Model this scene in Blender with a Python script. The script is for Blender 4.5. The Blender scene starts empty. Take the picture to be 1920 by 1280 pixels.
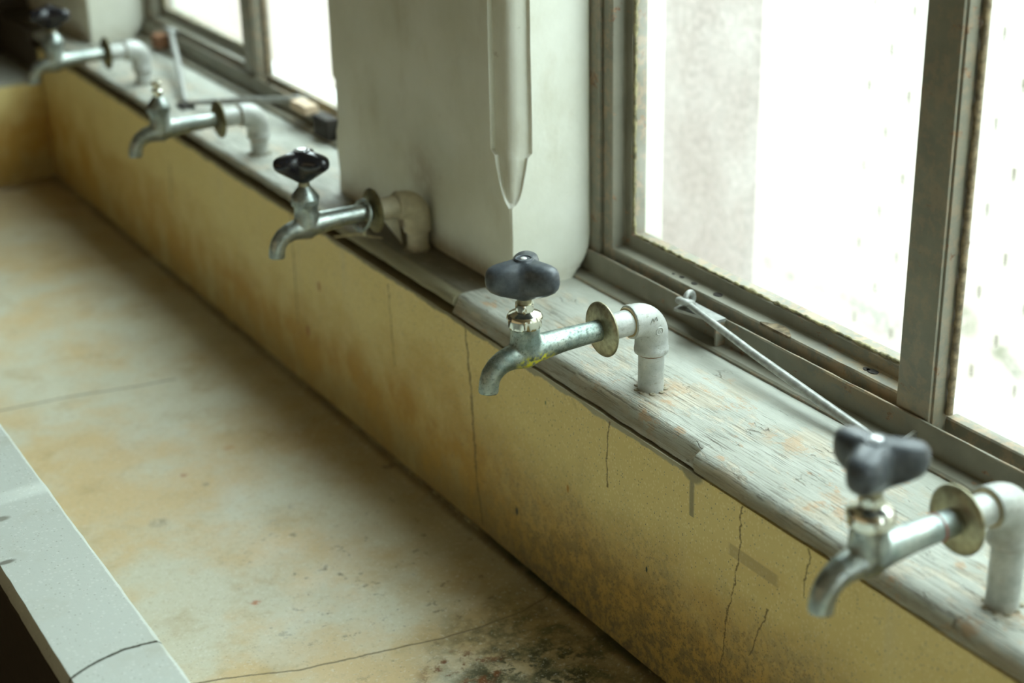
import bpy, bmesh, math, random
from mathutils import Vector, Matrix, noise
random.seed(7)
SC = bpy.context.scene
COL = SC.collection
PI = math.pi

# ------------------------------------------------------------------ camera
yaw, pitch, roll = 0.536513, 0.409813, -0.0233450
F = Vector((math.sin(yaw)*math.cos(pitch), math.cos(yaw)*math.cos(pitch), -math.sin(pitch)))
Rt = Vector((math.cos(yaw), -math.sin(yaw), 0)); Up = Rt.cross(F)
R2 = Rt*math.cos(roll) + Up*math.sin(roll); U2 = -Rt*math.sin(roll) + Up*math.cos(roll)
cam_d = bpy.data.cameras.new('camera'); cam = bpy.data.objects.new('camera', cam_d); COL.objects.link(cam)
M = Matrix((R2, U2, -F)).transposed().to_4x4(); M.translation = (-0.7273, -0.9995, 0.5801)
cam.matrix_world = M
cam_d.sensor_width = 36; cam_d.lens = 3071.4/1920*36; cam_d.clip_start = 0.02; cam_d.clip_end = 200
cam_d.dof.use_dof = True; cam_d.dof.focus_distance = 1.31; cam_d.dof.aperture_fstop = 4.2
cam_d.dof.aperture_blades = 9
SC.camera = cam

# ------------------------------------------------------------------ sky, daylight, exposure
W = bpy.data.worlds.new('world'); SC.world = W; W.use_nodes = True
wn = W.node_tree; wn.nodes.clear()
bg = wn.nodes.new('ShaderNodeBackground'); wo = wn.nodes.new('ShaderNodeOutputWorld')
tc = wn.nodes.new('ShaderNodeTexCoord'); sx = wn.nodes.new('ShaderNodeSeparateXYZ'); mr = wn.nodes.new('ShaderNodeMapRange')
wn.links.new(tc.outputs['Generated'], sx.inputs[0]); wn.links.new(sx.outputs['X'], mr.inputs['Value'])
mr.inputs['From Min'].default_value = -0.3; mr.inputs['From Max'].default_value = 0.3
mr.inputs['To Min'].default_value = 0.0; mr.inputs['To Max'].default_value = 1.0
mc = wn.nodes.new('ShaderNodeMix'); mc.data_type = 'RGBA'; wn.links.new(mr.outputs[0], mc.inputs['Factor'])
mc.inputs['A'].default_value = (0.58, 0.46, 0.26, 1)     # warm fill added on the room side, no source seen there
mc.inputs['B'].default_value = (9.2, 10.8, 10.9, 1)        # the bright side of an overcast sky
wn.links.new(mc.outputs['Result'], bg.inputs['Color']); bg.inputs['Strength'].default_value = 0.80
sun = bpy.data.lights.new('sun', 'SUN'); sun.energy = 14; sun.angle = math.radians(2); sun.color = (1, .98, .94)
so = bpy.data.objects.new('sun', sun); COL.objects.link(so)
so.rotation_euler = Vector((-.186, -.10, .98)).to_track_quat('Z', 'Y').to_euler(); so.location = (0, 0, 4)
wn.links.new(bg.outputs[0], wo.inputs['Surface'])
SC.view_settings.view_transform = 'Standard'; SC.view_settings.look = 'None'
SC.view_settings.exposure = 0.1; SC.view_settings.gamma = 1; SC.view_settings.use_curve_mapping = False
SC.cycles.max_bounces = 10; SC.cycles.diffuse_bounces = 6; SC.cycles.transparent_max_bounces = 12
SC.cycles.use_denoising = True

# ------------------------------------------------------------------ helpers
def tag(o, label=None, cat=None, group=None, kind=None):
    if label: o['label'] = label
    if cat: o['category'] = cat
    if group: o['group'] = group
    if kind: o['kind'] = kind
    return o
def empty(name, loc=(0,0,0), label=None, cat=None, group=None, kind=None):
    o = bpy.data.objects.new(name, None); COL.objects.link(o); o.location = loc; o.empty_display_size = .02
    return tag(o, label, cat, group, kind)
def link(name, me, mat, parent=None):
    o = bpy.data.objects.new(name, me); COL.objects.link(o)
    if mat: me.materials.clear(); me.materials.append(mat)
    if parent: o.parent = parent
    return o
def obj(name, bm, mat, parent=None, smooth=None):
    bmesh.ops.recalc_face_normals(bm, faces=bm.faces)
    me = bpy.data.meshes.new(name); bm.to_mesh(me); bm.free()
    if smooth is not None:
        me.polygons.foreach_set('use_smooth', [True]*len(me.polygons))
        if smooth < 180: me.set_sharp_from_angle(angle=math.radians(smooth))
    return link(name, me, mat, parent)
def box(bm, x0, x1, y0, y1, z0, z1, bev=0):
    t = bmesh.new()
    bmesh.ops.create_cube(t, size=1)
    for v in t.verts:
        v.co = Vector((x0+(v.co.x+.5)*(x1-x0), y0+(v.co.y+.5)*(y1-y0), z0+(v.co.z+.5)*(z1-z0)))
    if bev: bmesh.ops.bevel(t, geom=t.edges[:], offset=bev, segments=2, affect='EDGES', profile=.6)
    join(bm, t); return bm
def join(bm, t, mat=None):
    m = {}
    for v in t.verts: m[v] = bm.verts.new(mat @ v.co if mat else v.co)
    for f in t.faces:
        try: bm.faces.new([m[v] for v in f.verts])
        except ValueError: pass
    t.free()
def tube(bm, pts, rads, seg=24, cap=True):
    pts = [Vector(p) for p in pts]
    if not hasattr(rads, '__len__'): rads = [rads]*len(pts)
    rings = []; n = None
    for i, p in enumerate(pts):
        a = pts[max(i-1, 0)]; b = pts[min(i+1, len(pts)-1)]
        t = (b-a)
        if t.length < 1e-9: t = d
        t.normalize(); d = t
        if n is None:
            n = Vector((0,1,0)) if abs(t.y) < .9 else Vector((1,0,0))
        n = (n - t*n.dot(t)).normalized(); b2 = t.cross(n)
        rings.append([bm.verts.new(p + (n*math.cos(2*PI*k/seg) + b2*math.sin(2*PI*k/seg))*rads[i]) for k in range(seg)])
    for A, B in zip(rings, rings[1:]):
        for k in range(seg): bm.faces.new((A[k], A[(k+1)%seg], B[(k+1)%seg], B[k]))
    if cap: bm.faces.new(rings[0]); bm.faces.new(rings[-1])
def lathe(bm, prof, axis='z', origin=(0,0,0), seg=48, poly=None):
    """prof: (radius, height) pairs; poly = n for an n-sided (hexagonal) outline"""
    o = Vector(origin); rings = []
    def P(r, h, a):
        if poly:
            w = 2*PI/poly; q = (a % w) - w/2; r = min(r, poly_r*math.cos(w/2)/math.cos(q)) if poly_r else r
        c, s = r*math.cos(a), r*math.sin(a)
        return o + (Vector((c, s, h)) if axis == 'z' else Vector((h, c, s)))
    poly_r = poly and max(r for r, h in prof)
    for r, h in prof:
        if r < 1e-6: rings.append([bm.verts.new(P(0, h, 0))])
        else: rings.append([bm.verts.new(P(r, h, 2*PI*k/seg)) for k in range(seg)])
    for A, B in zip(rings, rings[1:]):
        for k in range(seg):
            q = [A[k % len(A)], A[(k+1) % len(A)], B[(k+1) % len(B)], B[k % len(B)]]
            u = []
            for v in q:
                if v not in u: u.append(v)
            if len(u) > 2: bm.faces.new(u)
def ring(bm, c, R, r, nrm, seg=32, s2=10):
    nrm = Vector(nrm).normalized(); a = nrm.orthogonal().normalized(); b = nrm.cross(a); c = Vector(c)
    rs = []
    for k in range(seg):
        t = 2*PI*k/seg; d = a*math.cos(t)+b*math.sin(t)
        rs.append([bm.verts.new(c + d*(R+r*math.cos(2*PI*j/s2)) + nrm*r*math.sin(2*PI*j/s2)) for j in range(s2)])
    for i in range(seg):
        A, B = rs[i], rs[(i+1)%seg]
        for j in range(s2): bm.faces.new((A[j], A[(j+1)%s2], B[(j+1)%s2], B[j]))
def loft(bm, rings, cap=True):
    R = [[bm.verts.new(p) for p in r] for r in rings]
    n = len(R[0])
    for A, B in zip(R, R[1:]):
        for k in range(n): bm.faces.new((A[k], A[(k+1)%n], B[(k+1)%n], B[k]))
    if cap: bm.faces.new(R[0]); bm.faces.new(R[-1])
def N(x, y=0, z=0): return noise.noise(Vector((x, y, z)))
def lerp(a, b, t): return a+(b-a)*t

# ------------------------------------------------------------------ materials
class NT:
    def __init__(s, name):
        s.m = bpy.data.materials.new(name); s.m.use_nodes = True; s.t = s.m.node_tree
        s.b = s.t.nodes['Principled BSDF']; s.o = s.t.nodes['Material Output']
        s.tc = s.t.nodes.new('ShaderNodeTexCoord'); s.P = s.tc.outputs['Object']; s._xyz = None
    def n(s, typ, **kw):
        x = s.t.nodes.new(typ)
        for k, v in kw.items(): setattr(x, k, v)
        return x
    def put(s, sock, v):
        if isinstance(v, bpy.types.NodeSocket): s.t.links.new(v, sock)
        elif hasattr(v, '__len__') and len(v) == 3 and sock.type == 'RGBA': sock.default_value = (*v, 1)
        else: sock.default_value = v
    def math(s, op, a, b=0.0, c=None, clamp=False):
        x = s.n('ShaderNodeMath', operation=op, use_clamp=clamp); s.put(x.inputs[0], a); s.put(x.inputs[1], b)
        if c is not None: s.put(x.inputs[2], c)
        return x.outputs[0]
    def map(s, scale=(1,1,1), loc=(0,0,0), src=None):
        x = s.n('ShaderNodeMapping'); s.put(x.inputs['Vector'], src or s.P); x.inputs['Scale'].default_value = scale; x.inputs['Location'].default_value = loc
        return x.outputs[0]
    def noise(s, scale=10, detail=4, rough=.55, vec=None, dist=0.0):
        x = s.n('ShaderNodeTexNoise'); s.put(x.inputs['Vector'], vec or s.P)
        x.inputs['Scale'].default_value = scale; x.inputs['Detail'].default_value = detail; x.inputs['Roughness'].default_value = rough; x.inputs['Distortion'].default_value = dist
        return x.outputs['Fac']
    def vor(s, scale=10, feature='F1', vec=None, out='Distance', rnd=1.0):
        x = s.n('ShaderNodeTexVoronoi', feature=feature); s.put(x.inputs['Vector'], vec or s.P); x.inputs['Scale'].default_value = scale
        x.inputs['Randomness'].default_value = rnd
        return x.outputs[out]
    def ramp(s, v, a, b, lo=0.0, hi=1.0):
        x = s.n('ShaderNodeMapRange', interpolation_type='SMOOTHSTEP'); s.put(x.inputs['Value'], v)
        x.inputs['From Min'].default_value = a; x.inputs['From Max'].default_value = b
        x.inputs['To Min'].default_value = lo; x.inputs['To Max'].default_value = hi
        return x.outputs[0]
    def mix(s, f, a, b, mode='MIX'):
        x = s.n('ShaderNodeMix', data_type='RGBA', blend_type=mode); s.put(x.inputs['Factor'], f); s.put(x.inputs['A'], a); s.put(x.inputs['B'], b)
        return x.outputs['Result']
    @property
    def xyz(s):
        if not s._xyz:
            x = s.n('ShaderNodeSeparateXYZ'); s.put(x.inputs[0], s.P); s._xyz = x.outputs
        return s._xyz
    def poly(s, along, across, pts, width, wob=0.002, wscale=60):
        """mask of a crack: polyline across = f(along); pts sorted by along"""
        x = s.n('ShaderNodeFloatCurve'); c = x.mapping.curves[0]
        a0, a1 = pts[0][0], pts[-1][0]; vs = [p[1] for p in pts]; lo, hi = min(vs)-.01, max(vs)+.01
        t = s.ramp2(along, a0, a1)
        c.points[0].location = (0, (pts[0][1]-lo)/(hi-lo)); c.points[1].location = (1, (pts[-1][1]-lo)/(hi-lo))
        for p in pts[1:-1]: c.points.new((p[0]-a0)/(a1-a0), (p[1]-lo)/(hi-lo))
        for q in c.points: q.handle_type = 'VECTOR'
        x.mapping.update(); s.put(x.inputs['Value'], t)
        f = s.math('MULTIPLY_ADD', x.outputs[0], hi-lo, lo)
        nz = s.math('MULTIPLY', s.math('SUBTRACT', s.noise(wscale, 5, .7), .5), wob*6)
        d = s.math('ABSOLUTE', s.math('SUBTRACT', s.math('ADD', across, nz), f))
        inside = s.math('MULTIPLY', s.math('GREATER_THAN', along, a0), s.math('LESS_THAN', along, a1))
        return s.math('MULTIPLY', s.ramp(d, width*.35, width, 1, 0), inside)
    def ramp2(s, v, a, b):
        x = s.n('ShaderNodeMapRange'); s.put(x.inputs['Value'], v); x.inputs['From Min'].default_value = a; x.inputs['From Max'].default_value = b
        return x.outputs[0]
    def blob(s, c, r, soft=.5, sq=(1,1,1)):
        """soft round patch at c; broken up by noise"""
        m = s.map(scale=(1/(r*sq[0]), 1/(r*sq[1]), 1/(r*sq[2])), loc=(-c[0]/(r*sq[0]), -c[1]/(r*sq[1]), -c[2]/(r*sq[2])))
        v = s.n('ShaderNodeVectorMath', operation='LENGTH'); s.put(v.inputs[0], m)
        return s.ramp(v.outputs['Value'], 1-soft, 1, 1, 0)
    def bump(s, h, strength=.3, dist=.001, prev=None):
        x = s.n('ShaderNodeBump'); s.put(x.inputs['Height'], h); x.inputs['Strength'].default_value = strength; x.inputs['Distance'].default_value = dist
        if prev: s.put(x.inputs['Normal'], prev)
        return x.outputs[0]
    def done(s, col=None, rough=None, metal=None, nrm=None, spec=None):
        for k, v in (('Base Color', col), ('Roughness', rough), ('Metallic', metal), ('Normal', nrm), ('Specular IOR Level', spec)):
            if v is not None: s.put(s.b.inputs[k], v)
        return s.m
def mul(n, *a):
    r = a[0]
    for b in a[1:]: r = n.math('MULTIPLY', r, b)
    return r
def mx(n, *a):
    r = a[0]
    for b in a[1:]: r = n.math('MAXIMUM', r, b)
    return r

def m_plain(name, c, rough=.6, metal=0, bump=.15, sc=120, var=.12):
    n = NT(name); f = n.noise(sc, 4)
    col = n.mix(n.ramp(f, .3, .7), tuple(x*(1-var) for x in c), tuple(min(1, x*(1+var)) for x in c))
    return n.done(col, rough, metal, n.bump(f, bump, .0008))

def m_terrazzo(name, base, chips, scale=380):
    """returns NT, chip-speckled colour, bump height"""
    n = NT(name)
    s1 = n.vor(scale, vec=n.map(scale=(1,1,.75)), out='Color'); sep = n.n('ShaderNodeSeparateColor'); n.put(sep.inputs[0], s1)
    d = n.vor(scale, vec=n.map(scale=(1,1,.75)))
    chip = n.math('MULTIPLY', n.math('GREATER_THAN', sep.outputs[0], .55), n.ramp(d, .25, .45, 1, 0))
    pit = n.math('MULTIPLY', n.math('GREATER_THAN', sep.outputs[1], .72), n.ramp(d, .15, .3, 1, 0))
    c = n.mix(n.math('MULTIPLY', chip, .55), base, chips)
    return n, c, chip, pit

def m_wall():
    n, c, chip, pit = m_terrazzo('yellow_terrazzo', (.72,.58,.245), (.86,.75,.43), 400)
    X, Y, Z = n.xyz[0], n.xyz[1], n.xyz[2]
    big = n.noise(9, 5, .6, vec=n.map(scale=(1,.45,1.2)))
    big2 = n.noise(22, 5, .65, vec=n.map(scale=(1,.8,.6), loc=(3,1,2)))
    # orange-brown stain band running along the lower half
    low = n.ramp(n.math('ADD', Z, n.math('MULTIPLY', n.math('SUBTRACT', big, .5), .22)), -.18, -.055, 1, 0)
    c = n.mix(n.math('MULTIPLY', low, n.ramp(big2, .28, .60, .35, .95)), c, (.46,.255,.045))
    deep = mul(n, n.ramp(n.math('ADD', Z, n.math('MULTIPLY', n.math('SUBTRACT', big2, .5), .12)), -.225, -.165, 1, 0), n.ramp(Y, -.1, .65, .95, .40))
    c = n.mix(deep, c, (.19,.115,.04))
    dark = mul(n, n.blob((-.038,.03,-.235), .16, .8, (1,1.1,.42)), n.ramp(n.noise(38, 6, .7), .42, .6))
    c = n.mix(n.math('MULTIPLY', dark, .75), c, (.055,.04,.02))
    soil = mul(n, n.ramp(n.math('ADD', Z, n.math('MULTIPLY', n.math('SUBTRACT', big2, .5), .15)), -.20, -.07, 1, 0), n.ramp(Y, -.02, .32, 1, .15))
    c = n.mix(n.math('MULTIPLY', soil, .85), c, n.mix(n.ramp(n.noise(95, 5, .7), .4, .6), (.42,.235,.05), (.17,.10,.035)))
    spk = mul(n, soil, n.ramp(n.noise(330, 3, .7), .54, .62))
    c = n.mix(n.math('MULTIPLY', spk, .7), c, (.09,.055,.02))
    # pale runs of lime
    runs = mul(n, n.ramp(n.noise(26, 4, .6, vec=n.map(scale=(1,1,.12))), .56, .74), n.ramp(Z, -.16, -.03, 0, .4))
    c = n.mix(runs, c, (.62,.55,.36))
    # soft dirt clouds, pits, speckle
    c = n.mix(n.ramp(n.noise(60, 6, .7), .58, .78, 0, .35), c, (.20,.16,.07))
    c = n.mix(n.math('MULTIPLY', pit, .8), c, (.10,.08,.035))
    # grey paint overspill under the sill with its own ragged edge, and the run
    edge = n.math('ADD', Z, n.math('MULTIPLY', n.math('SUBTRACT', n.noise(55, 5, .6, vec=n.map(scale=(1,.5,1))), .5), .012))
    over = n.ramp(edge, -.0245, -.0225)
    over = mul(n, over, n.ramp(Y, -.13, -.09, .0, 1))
    c = n.mix(n.math('MULTIPLY', over, .85), c, n.mix(n.ramp(Y, .12, .27), (.27,.26,.20), (.12,.10,.065)))  # far part darkened to paint the shadow under the nosing
    drip = mx(n, n.poly(Z, Y, [(-.058,-.1085),(-.022,-.108)], .0042, .0002), n.blob((-.038,-.108,-.018), .016, .3, (2,1,.75)))
    c = n.mix(n.math('MULTIPLY', drip, .8), c, (.20,.18,.12))
    tape = mul(n, n.ramp(n.math('ABSOLUTE', n.math('ADD', Z, .0635)), .0045, .006, 1, 0), n.ramp(n.math('ABSOLUTE', n.math('ADD', Y, .184)), .026, .031, 1, 0))
    c = n.mix(n.math('MULTIPLY', tape, .45), c, (.27,.19,.10))
    # cracks
    ck = [([(-.225,.224),(-.168,.234),(-.112,.237),(-.068,.240),(-.020,.247)], .0022),
          ([(-.085,.0075),(-.048,.008),(-.022,.005)], .0013),
          ([(-.195,-.149),(-.174,-.151),(-.127,-.156),(-.072,-.168),(-.020,-.170)], .0010),
          ([(-.062,-.241),(-.02,-.245)], .0010),
          ([(-.144,-.185),(-.092,-.203)], .0010),
          ([(-.16,.648),(-.074,.646),(-.02,.645)], .0016),
          ([(-.123,1.053),(-.068,1.045)], .002),
          ([(-.12,.40),(-.03,.405)], .0010)]
    k = mx(n, *[n.poly(Z, Y, p, w, .0021, 75) for p, w in ck])
    c = n.mix(n.math('MULTIPLY', k, .85), c, (.13,.08,.02))
    # small paint specks
    for p, r, col in (((-.038,.158,-.179), .0045, (.02,.03,.03)), ((-.038,-.05,-.136), .0028, (.01,.03,.02)), ((-.038,.105,-.045), .002, (.02,.12,.05)),
                      ((-.038,.58,-.09), .006, (.32,.07,.02)), ((-.038,.07,-.115), .004, (.42,.20,.02)), ((-.038,.62,-.158), .007, (.30,.10,.02))):
        c = n.mix(n.blob(p, r, .5, (3,.6,1.3)), c, col)
    h = n.math('ADD', n.math('MULTIPLY', n.noise(300, 4), .5), n.math('MULTIPLY', n.math('MAXIMUM', k, n.math('MULTIPLY', pit, .5)), -2))
    return n.done(c, n.ramp(big2, .3, .7, .42, .62), None, n.bump(h, .35, .0006))

def m_floor():
    n, c, chip, pit = m_terrazzo('cream_terrazzo', (.64,.61,.47), (.74,.71,.60), 300)
    X, Y, Z = n.xyz[0], n.xyz[1], n.xyz[2]
    b1 = n.noise(7, 6, .62); b2 = n.noise(18, 6, .65, vec=n.map(loc=(5,2,0)))
    near = n.ramp(X, -.40, -.05)
    c = n.mix(n.math('MULTIPLY', n.ramp(b1, .42, .66), .62), c, (.66,.42,.14))
    c = n.mix(n.ramp(b2, .52, .72, 0, .5), c, (.45,.33,.15))
    c = n.mix(n.ramp(n.noise(11, 4, .6, vec=n.map(loc=(1,7,0))), .5, .7, 0, .45), c, (.66,.66,.56))
    # brown soiling toward the wall
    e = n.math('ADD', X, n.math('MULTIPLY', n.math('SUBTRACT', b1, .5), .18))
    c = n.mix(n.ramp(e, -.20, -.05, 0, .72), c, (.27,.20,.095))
    far = mul(n, n.ramp(Y, 1.0, 1.55), .55)
    c = n.mix(far, c, (.30,.20,.08))
    # moss and rust near the front end
    g = mul(n, n.ramp(n.noise(30, 7, .72), .40, .6), n.blob((-.10,0.01,-.234), .13, .65, (1,1.15,2)))
    c = n.mix(n.math('MULTIPLY', g, .85), c, (.085,.080,.03))
    g2 = mul(n, n.ramp(n.noise(60, 6, .7, vec=n.map(loc=(2,2,2))), .47, .58), n.blob((-.125,-.01,-.234), .085, .5, (1,.8,2)))
    c = n.mix(g2, c, (.045,.045,.016))
    g3 = mul(n, n.ramp(n.noise(55, 6, .7, vec=n.map(loc=(9,2,4))), .50, .60), n.blob((-.17,.025,-.234), .05, .5, (1,1,2)))
    c = n.mix(g3, c, (.16,.055,.012))
    c = n.mix(n.ramp(n.noise(190, 4, .7), .53, .66, 0, .32), c, (.44,.36,.20))
    c = n.mix(n.ramp(n.noise(230, 3, .7, vec=n.map(loc=(6,1,1))), .58, .68, 0, .35), c, (.80,.79,.70))
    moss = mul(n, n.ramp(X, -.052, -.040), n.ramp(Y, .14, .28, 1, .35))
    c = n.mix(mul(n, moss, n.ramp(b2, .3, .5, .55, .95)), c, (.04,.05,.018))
    spots = mul(n, n.ramp(n.noise(70, 5, .7, vec=n.map(loc=(4,4,4))), .60, .68), n.blob((-.15,.2,-.234), .22, .7, (.9,1.2,2)))
    c = n.mix(n.math('MULTIPLY', spots, .7), c, (.12,.09,.05))
    c = n.mix(n.math('MULTIPLY', pit, .45), c, (.30,.25,.16))
    for p, r, col in (((-.277,.229,-.234), .006, (.45,.13,.03)), ((-.242,.503,-.234), .006, (.40,.16,.07)), ((-.178,.535,-.234), .009, (.50,.25,.08)),
                      ((-.052,.40,-.234), .009, (.06,.05,.03)), ((-.30,.42,-.234), .012, (.25,.2,.12)), ((-.23,.47,-.234), .005, (.2,.15,.1))):
        c = n.mix(mul(n, n.blob(p, r, .8, (1.2,1,3)), n.ramp(n.noise(150, 4, .7), .35, .6), .85), c, col)
    k = mx(n, n.poly(X, Y, [(-.40,.150),(-.355,.136),(-.288,.11),(-.223,.097),(-.16,.085),(-.124,.082),(-.079,.083),(-.038,.094)], .0017, .0010, 50),
              n.poly(X, Y, [(-.42,.775),(-.364,.771),(-.29,.765),(-.212,.748),(-.161,.741)], .0022, .0010, 50),
              n.poly(X, Y, [(-.43,-.02),(-.32,-.012),(-.22,-.04)], .0014, .001, 50))
    c = n.mix(n.math('MULTIPLY', k, .8), c, (.15,.11,.05))
    h = n.math('ADD', n.math('MULTIPLY', n.noise(260, 4), .5), n.math('MULTIPLY', k, -2))
    return n.done(c, n.ramp(b2, .3, .7, .38, .6), None, n.bump(h, .3, .0006))

def m_rim():
    n, c, chip, pit = m_terrazzo('grey_terrazzo', (.62,.66,.61), (.76,.79,.75), 300)
    X, Y, Z = n.xyz[0], n.xyz[1], n.xyz[2]
    c = n.mix(n.math('MULTIPLY', pit, .5), c, (.30,.31,.25))
    c = n.mix(n.ramp(n.noise(20, 5, .6), .5, .75, 0, .3), c, (.42,.40,.27))
    c = n.mix(n.math('MULTIPLY', n.blob((-.49,.22,-.075), .007, .6, (1.4,.8,3)), .7), c, (.16,.14,.09))
    c = n.mix(n.math('MULTIPLY', n.blob((-.505,.15,-.075), .006, .6, (1.6,.7,3)), .8), c, (.12,.11,.08))
    k = n.poly(X, Y, [(-.512,-.031),(-.489,-.020),(-.465,-.016),(-.438,-.020)], .0019, .0008, 60)
    c = n.mix(k, c, (.05,.05,.03))
    return n.done(c, .75, None, n.bump(n.math('ADD', n.noise(250, 4), n.math('MULTIPLY', k, -2)), .25, .0005))

def m_sill():
    n = NT('weathered_sill_paint')
    X, Y, Z = n.xyz[0], n.xyz[1], n.xyz[2]
    grain = n.noise(1, 5, .65, vec=n.map(scale=(720,24,720)), dist=.3)
    grain2 = n.noise(1, 4, .6, vec=n.map(scale=(240,9,240)), dist=.5)
    big = n.noise(26, 5, .6, vec=n.map(scale=(1.2,.5,1)))
    c = n.mix(n.ramp(big, .3, .7), (.38,.39,.335), (.50,.515,.46))
    # worn to wood in long patches
    bare = mul(n, n.ramp(n.noise(20, 7, .72, vec=n.map(scale=(1.5,.6,1), loc=(2.2,.6,0))), .50, .57), n.ramp(X, .05, .075, 1, .1))
    wood = n.mix(n.ramp(grain2, .35, .65), (.40,.33,.23), (.62,.55,.43))
    c = n.mix(n.math('MULTIPLY', bare, .62), c, wood)
    tan = mul(n, n.ramp(n.noise(34, 6, .7, vec=n.map(scale=(1.4,.7,1), loc=(8,3,0))), .57, .64), n.ramp(X, .055, .075, 1, 0), n.ramp(Y, .25,.45,1,.2))
    c = n.mix(n.math('MULTIPLY', tan, .6), c, (.48,.27,.12))
    for p, r, sq in (((.045,.135,0), .03, (.7,1.2,2)), ((.012,-.01,0), .022, (1,1.5,2)), ((.0,-.225,0), .014, (.6,1.7,2)), ((.03,-.14,0), .03, (.7,1.4,2))):
        c = n.mix(mul(n, n.blob(p, r, .7, sq), n.ramp(n.noise(60, 6, .7), .44, .56), .6), c, (.50,.32,.17))
    # dark grain lines, strongest toward the worn nose
    gl = mul(n, n.ramp(grain, .52, .62), n.ramp(n.math('ADD', X, n.math('MULTIPLY', big, .05)), .03, .085, .75, .10))
    c = n.mix(gl, c, (.12,.11,.08))
    # peeling cracks
    wv = n.n('ShaderNodeVectorMath', operation='ADD'); n.put(wv.inputs[0], n.map(scale=(75,13,75)))
    nn = n.n('ShaderNodeTexNoise'); n.put(nn.inputs['Vector'], n.P); nn.inputs['Scale'].default_value = 70; nn.inputs['Detail'].default_value = 5
    sc = n.n('ShaderNodeVectorMath', operation='SCALE'); n.put(sc.inputs[0], nn.outputs['Color']); sc.inputs['Scale'].default_value = .55
    n.put(wv.inputs[1], sc.outputs[0])
    ve = n.vor(1, 'DISTANCE_TO_EDGE', vec=wv.outputs[0])
    ck = mul(n, n.ramp(ve, .008, .028, 1, 0), n.ramp(n.noise(34, 5, .65, vec=n.map(scale=(1,.7,1), loc=(7,7,1))), .54, .62), n.ramp(X, .06, .08, 1, .2))
    c = n.mix(n.math('MULTIPLY', ck, .6), c, (.12,.10,.07))
    c = n.mix(n.ramp(n.noise(220, 4, .7), .64, .72, 0, .5), c, (.25,.22,.16))
    # painted shade in the gap at the window ledge and down the sill front
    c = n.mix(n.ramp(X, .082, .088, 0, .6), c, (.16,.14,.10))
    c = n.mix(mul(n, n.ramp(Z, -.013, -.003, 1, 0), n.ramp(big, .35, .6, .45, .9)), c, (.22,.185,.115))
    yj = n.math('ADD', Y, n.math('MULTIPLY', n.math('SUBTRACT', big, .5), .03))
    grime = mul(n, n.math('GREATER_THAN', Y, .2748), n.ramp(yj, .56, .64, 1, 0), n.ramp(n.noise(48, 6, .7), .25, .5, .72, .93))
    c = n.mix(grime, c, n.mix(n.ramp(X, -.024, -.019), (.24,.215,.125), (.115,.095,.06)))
    c = n.mix(n.math('MULTIPLY', n.blob((0,0,0), .024, .45, (.9,1.1,1)), .45), c, (.20,.16,.11))
    h = n.math('ADD', n.math('ADD', n.math('MULTIPLY', grain, -1.0), n.math('MULTIPLY', grain2, -.7)), n.math('ADD', n.math('MULTIPLY', ck, -1.6), n.math('MULTIPLY', bare, -.5)))
    h = mul(n, h, n.ramp(X, .03, .08, 1, .35))
    return n.done(c, .62, None, n.bump(h, .75, .0010))

def m_frame(name='grey_frame_paint', base=(.205,.195,.150), rustamt=.62):
    n = NT(name)
    big = n.noise(30, 5, .6)
    c = n.mix(n.ramp(big, .3, .7), tuple(x*.9 for x in base), tuple(x*1.1 for x in base))
    rust = n.ramp(n.noise(55, 7, .72, vec=n.map(scale=(1,.55,1), loc=(3,3,3))), rustamt-.02, rustamt+.03)
    c = n.mix(n.math('MULTIPLY', rust, .8), c, n.mix(n.ramp(n.noise(200, 3), .4, .6), (.16,.07,.03), (.33,.20,.11)))
    tan = mul(n, n.blob((.115,-.13,.034), .11, .7, (.5,1,.3)), n.ramp(n.noise(45, 6, .75, vec=n.map(scale=(1,.6,1))), .42, .58))
    c = n.mix(n.math('MULTIPLY', tan, .7), c, (.33,.24,.13))
    tan2 = mul(n, n.blob((.115,.85,.034), .2, .7, (.5,1,.3)), n.ramp(n.noise(45, 6, .75), .42, .58))
    c = n.mix(n.math('MULTIPLY', tan2, .7), c, (.42,.33,.18))
    geo = n.n('ShaderNodeNewGeometry')
    ed = mul(n, n.ramp(geo.outputs['Pointiness'], .53, .60), n.ramp(n.noise(90, 5, .7), .45, .6))
    c = n.mix(n.math('MULTIPLY', ed, .6), c, (.42,.28,.17))
    c = n.mix(n.ramp(n.noise(260, 3, .7), .66, .74, 0, .5), c, (.12,.09,.05))
    return n.done(c, .5, None, n.bump(n.math('ADD', n.noise(90, 6, .6), n.math('MULTIPLY', rust, -.8)), .4, .0008))

def m_plaster(name='painted_plaster'):
    n = NT(name)
    a = n.noise(8, 5, .6); b = n.noise(70, 6, .65)
    c = n.mix(n.ramp(a, .3, .7), (.63,.635,.545), (.74,.75,.68))
    c = n.mix(n.ramp(n.noise(14, 6, .65, vec=n.map(scale=(1,1,.5), loc=(4,1,1))), .52, .74, 0, .4), c, (.47,.43,.31))
    c = n.mix(n.ramp(b, .66, .74, 0, .5), c, (.35,.32,.25))
    c = n.mix(mul(n, n.blob((.016,.42,.075), .05, .9, (1,1,.9)), n.ramp(b, .3, .6, .3, .8), .7), c, (.36,.31,.22))
    c = n.mix(mul(n, n.ramp(n.xyz[2], .003, .03, 1, 0), n.ramp(b, .3, .6, .4, 1), .5), c, (.33,.29,.2))
    return n.done(c, .55, None, n.bump(n.math('ADD', n.noise(120, 5, .5), n.math('MULTIPLY', a, 3)), .3, .0012))

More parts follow.
